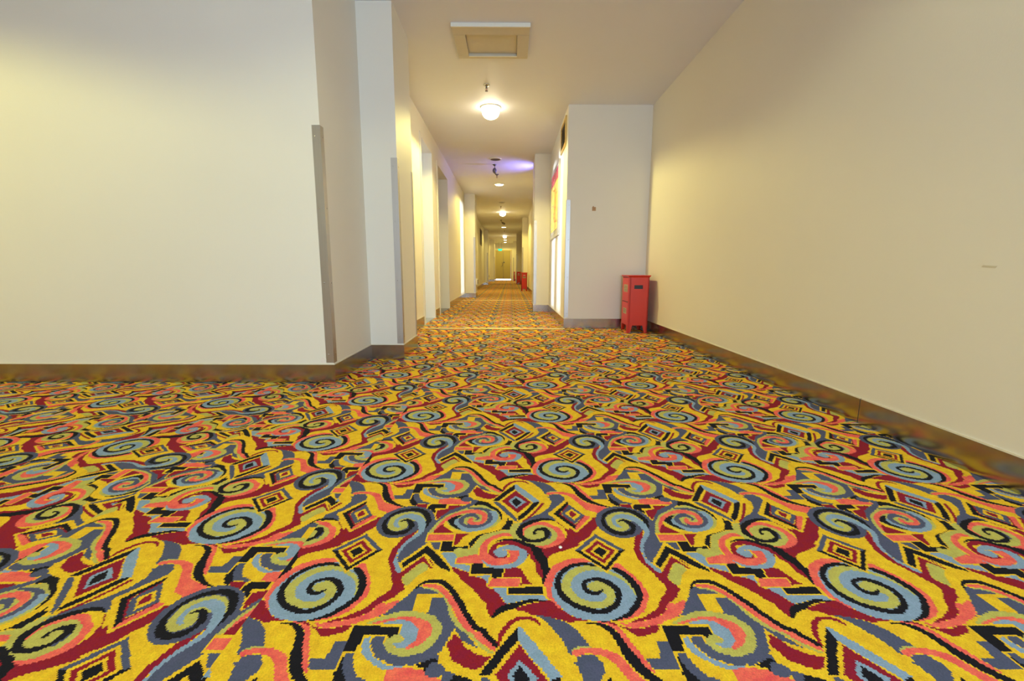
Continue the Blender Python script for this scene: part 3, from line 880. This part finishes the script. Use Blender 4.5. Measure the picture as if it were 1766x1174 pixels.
# ---- access hatch
t = thing('access_hatch', 'square access hatch with raised white frame in the near ceiling', 'ceiling hatch', (-.155, 4.0, ZC))
w0, w1, d0, d1 = -.305, .300, -.255, .262
iw0, iw1, id0, id1 = -.212, .205, -.135, .215
fr_b = boxes(((w0, d0, -.026), (w1, id0, 0)), ((w0, id1, -.026), (w1, d1, 0)), ((w0, id0, -.026), (iw0, id1, 0)), ((iw1, id0, -.026), (w1, id1, 0)))
obj('frame', fr_b, M['hatch'], t, bevel=.003)
obj('front_bead', boxes(((w0 - .004, d0 - .016, -.030), (w1 + .004, d0, 0))), M['white'], t, bevel=.003)
obj('panel', boxes(((iw0 + .004, id0 + .004, -.005), (iw1 - .004, id1 - .004, 0))), M['hatch'], t)
obj('rear_bead', boxes(((iw0, id1 - .008, -.029), (iw1, id1 + .008, -.026))), M['white'], t)

# ================================================================ red extinguisher cabinets
def cabinet(name, label, w, d, h, loc, rz, group, front='west', shift=None):
    """local axes: x to the right, y away; labelled face on -x (west) or -y (front)"""
    t = thing(name, label, 'fire extinguisher box', loc, rz, group)
    T = .012
    lz = .085
    foot = [(0, 0), (.034, 0), (.055, lz), (w - .055, lz), (w - .034, 0), (w, 0), (w, h), (0, h)]
    footd = [(0, 0), (.030, 0), (.048, lz), (d - .048, lz), (d - .030, 0), (d, 0), (d, h), (0, h)]
    if front == 'west':
        # front (-y) panel with a real hand slot
        sx0, sx1, sz0, sz1 = w * .27, w * .70, h - .128, h - .086
        b = bmesh.new()
        panel([(0, 0), (.034, 0), (.055, lz), (w - .055, lz), (w - .034, 0), (w, 0), (w, sz0), (0, sz0)], 'y', 0, T, b)
        panel([(0, sz0), (sx0, sz0), (sx0, sz1), (0, sz1)], 'y', 0, T, b)
        panel([(sx1, sz0), (w, sz0), (w, sz1), (sx1, sz1)], 'y', 0, T, b)
        panel([(0, sz1), (w, sz1), (w, h), (0, h)], 'y', 0, T, b)
        obj('side_panel', b, M['red'], t, label='red panel with a black hand slot')
        obj('slot_lining', boxes(((sx0 - .005, T + .002, sz0 - .01), (sx1 + .005, T + .03, sz1 + .01))), M['black'], t)
        zs = h * .555
        dT = .012
        obj('body', panel([(a, z) for a, z in footd], 'x', 0.0125, .022, panel([(a, z) for a, z in footd], 'x', w - T, w)), M['red'], t)
        obj('back_panel', panel(foot, 'y', d - T, d), M['red'], t)
        ud = obj('door', boxes(((-.002, .008, zs + .005), (.0115, d - .008, h - .006))), M['red'], t, label='upper door with a grey-beige label', bevel=.002)
        obj('label_plate', boxes(((-.0035, d * .14, h - .165), (-.0022, d * .76, h - .082))), M['label'], ud)
        obj('label_print', boxes(*[((-.0042, d * .20, h - .157 + k * .017), (-.0036, d * (.70 - .05 * (k % 2)), h - .152 + k * .017)) for k in range(4)]), M['label_ink'], ud)
        obj('seam', boxes(((.0005, .006, zs - .004), (.0122, d - .006, zs + .005))), M['dark_gap'], t)
        ld = obj('door', panel([(.008, .0), (.030, 0), (.048, lz), (d - .048, lz), (d - .030, 0), (d - .008, 0), (d - .008, zs - .004), (.008, zs - .004)], 'x', -.002, .0115), M['red'], t, label='lower door with a smaller label')
        obj('label_plate', boxes(((-.0035, d * .22, .210), (-.0022, d * .74, .275))), M['label'], ld)
        obj('label_print', boxes(*[((-.0042, d * .28, .224 + k * .016), (-.0036, d * .68, .229 + k * .016)) for k in range(3)]), M['label_ink'], ld)
    else:
        b = panel(foot, 'y', 0, T)
        obj('front_panel', b, M['red'], t)
        obj('label_plate', boxes(((w * .22, -.002, h - .165), (w * .78, 0, h - .115))), M['label'], t, label='beige label')
        obj('label_plate', boxes(((w * .30, -.002, h - .085), (w * .68, 0, h - .055))), M['pale_label'], t, label='pale lilac label')
        obj('body', panel(footd, 'x', 0, T, panel(footd, 'x', w - T, w)), M['red'], t)
        obj('back_panel', panel(foot, 'y', d - T, d), M['red'], t)
    o = .014
    lid = bmesh.new()
    lo = [lid.verts.new(p) for p in ((0, 0, h), (w, 0, h), (w, d, h), (0, d, h))]
    mi = [lid.verts.new(p) for p in ((-o, -o, h + .016), (w + o, -o, h + .016), (w + o, d + o, h + .016), (-o, d + o, h + .016))]
    hi = [lid.verts.new(p) for p in ((-o, -o, h + .024), (w + o, -o, h + .024), (w + o, d + o, h + .024), (-o, d + o, h + .024))]
    for A, B in ((lo, mi), (mi, hi)):
        for k in range(4):
            lid.faces.new((A[k], A[(k + 1) % 4], B[(k + 1) % 4], B[k]))
    lid.faces.new(hi)
    lid.faces.new(lo)
    obj('lid', lid, M['red'], t)
    obj('floor_pan', boxes(((T, T, lz), (w - T, d - T, lz + .01))), M['red'], t)
    return t


G = 'red fire extinguisher boxes along the right wall'
cabinet('fire_extinguisher_box', 'large red fire extinguisher box in the corner of the right wall', .225, .31, .625, (1.325, 4.99, 0), math.radians(-1.5), G)
cabinet('fire_extinguisher_box', 'red fire extinguisher box in the far corridor with a beige label on its front', .195, .28, .60, (.368, 15.1, 0), 0, G, 'front')
cabinet('fire_extinguisher_box', 'distant red fire extinguisher box half hidden behind the labelled one', .20, .28, .60, (.315, 22.6, 0), 0, G, 'front')
cabinet('fire_extinguisher_box', 'farthest red fire extinguisher box, a narrow sliver beside the exit door', .075, .2, .58, (.215, 29.0, 0), 0, G, 'front')

# ================================================================ wall things
# poster in a silver frame on the right corridor wall
t = thing('framed_poster', 'silver-framed yellow notice with a red heading on the right corridor wall', 'poster', (.66, 6.12, 1.17))
PW, PH = 1.14, .98
X = -.030
obj('backing', boxes(((X + .006, .02, .02), (-.001, PW - .02, PH - .02))), M['poster_grey'], t)
obj('frame', boxes(((X, 0, 0), (0, PW, .035)), ((X, 0, PH - .035), (0, PW, PH)), ((X, 0, .035), (0, .05, PH - .035)), ((X, PW - .05, .035), (0, PW, PH - .035))), M['poster_frame'], t, bevel=.003)
obj('printed_sheet', boxes(((X + .003, .09, .10), (X + .006, PW - .08, PH - .22))), M['poster_yellow'], t, label='yellow printed sheet')
b = boxes(((X + .003, .09, PH - .22), (X + .006, PW - .08, PH - .06)))
obj('heading', b, M['poster_red'], t, label='red heading band')
random.seed(2)
bl = []
for k in range(9):
    y = random.uniform(.14, .7)
    z = .14 + k * .065
    bl.append(((X + .0022, y, z), (X + .003, y + random.uniform(.12, .3), z + random.uniform(.012, .035))))
obj('printed_marks', boxes(*bl), M['poster_orange'], t)

# louvred vents
def vent(label, x, y0, y1, z0, z1, sx, frame):
    t = thing('wall_vent', label, 'vent', (x, y0, z0), group='louvred wall vents')
    w, h = y1 - y0, z1 - z0
    f = .035
    a, b_ = sorted((0, sx * .018))
    obj('frame', boxes(((a, 0, 0), (b_, w, f)), ((a, 0, h - f), (b_, w, h)), ((a, 0, f), (b_, f, h - f)), ((a, w - f, f), (b_, w, h - f))), frame, t, bevel=.002)
    bm = bmesh.new()
    n = int((h - 2 * f) / .03)
    for k in range(n):
        z = f + (k + .5) * (h - 2 * f) / n
        panel_pts = [(0, z + .008), (sx * .014, z - .008), (sx * .014, z - .011), (0, z + .005)]
        A = [bm.verts.new((px_, f, pz)) for px_, pz in panel_pts]
        B = [bm.verts.new((px_, w - f, pz)) for px_, pz in panel_pts]
        bm.faces.new(A)
        bm.faces.new(B)
        for i in range(4):
            bm.faces.new((A[i], A[(i + 1) % 4], B[(i + 1) % 4], B[i]))
    obj('louvres', bm, M['louvre'], t)
    c, d = sorted((sx * .0005, sx * .002))
    obj('backing', boxes(((c, f, f), (d, w - f, h - f))), M['dark_gap'] if sx > 0 else M['louvre'], t)


vent('wood-framed louvred air vent high on the right corridor wall above the poster', .6598, 5.55, 6.06, 2.17, 2.50, -1, M['wood'])
vent('tall dark louvred panel on the far left wall beyond the first left pier', XL(18.5) + .004, 17.9, 19.0, 1.70, 2.33, 1, M['louvre'])

# small fitting on the end wall
t = thing('wall_bracket', 'tiny brown fitting alone on the cream wall above the red box', 'wall fitting', (.985, 5.42, 1.418))
obj('plate', boxes(((-.022, -.006, -.022), (.022, 0, .022))), M['fitting'], t, bevel=.002)
obj('clip', boxes(((-.016, -.014, .0), (-.004, -.006, .03)), ((.006, -.012, -.012), (.018, -.006, .008))), M['fitting'], t)

# low exit lights on the piers
def low_sign(label, x, y, z, sx):
    t = thing('low_wall_light', label, 'wall light', (x, y, z), group='low lights on the pier sides')
    a, b_ = sorted((0, sx * .035))
    obj('housing', boxes(((a, 0, -.08), (b_, .30, .08))), M['white'], t, bevel=.004)
    a, b_ = sorted((sx * .035, sx * .038))
    obj('dark_lens', boxes(((a, .03, -.055), (b_, .27, .055))), M['black'], t)


low_sign('small white and dark box low on the first left pier', -.893, 11.6, .40, 1)
low_sign('tiny box low on the second left pier', -1.085, 21.7, .40, 1)

# hanging green exit sign
t = thing('exit_sign', 'glowing green sign hanging in front of the exit door head', 'exit sign', (-.70, 30.4, 2.12))
obj('housing', panel([(-.16, 0), (.16, 0), (.11, -.14), (-.11, -.14)], 'y', 0, .03), M['dark_metal'], t)
obj('lit_face', panel([(-.15, -.006), (.15, -.006), (.105, -.134), (-.105, -.134)], 'y', -.003, -.0005), M['green_glow'], t)
obj('hanger', boxes(((-.10, .012, 0), (-.09, .018, ZC - 2.12)), ((.09, .012, 0), (.10, .018, ZC - 2.12))), M['dark_metal'], t)

# white fluff on the claret yarn near the camera
t = obj('lint', lathe([(0, 0), (.004, .001), (.005, .003), (.003, .005), (0, .006)], seg=8), M['white'], loc=(.129, 1.035, 0), smooth=True)
t['label'] = 'tiny white speck of lint on dark red carpet above the near spiral'
t['category'] = 'lint'
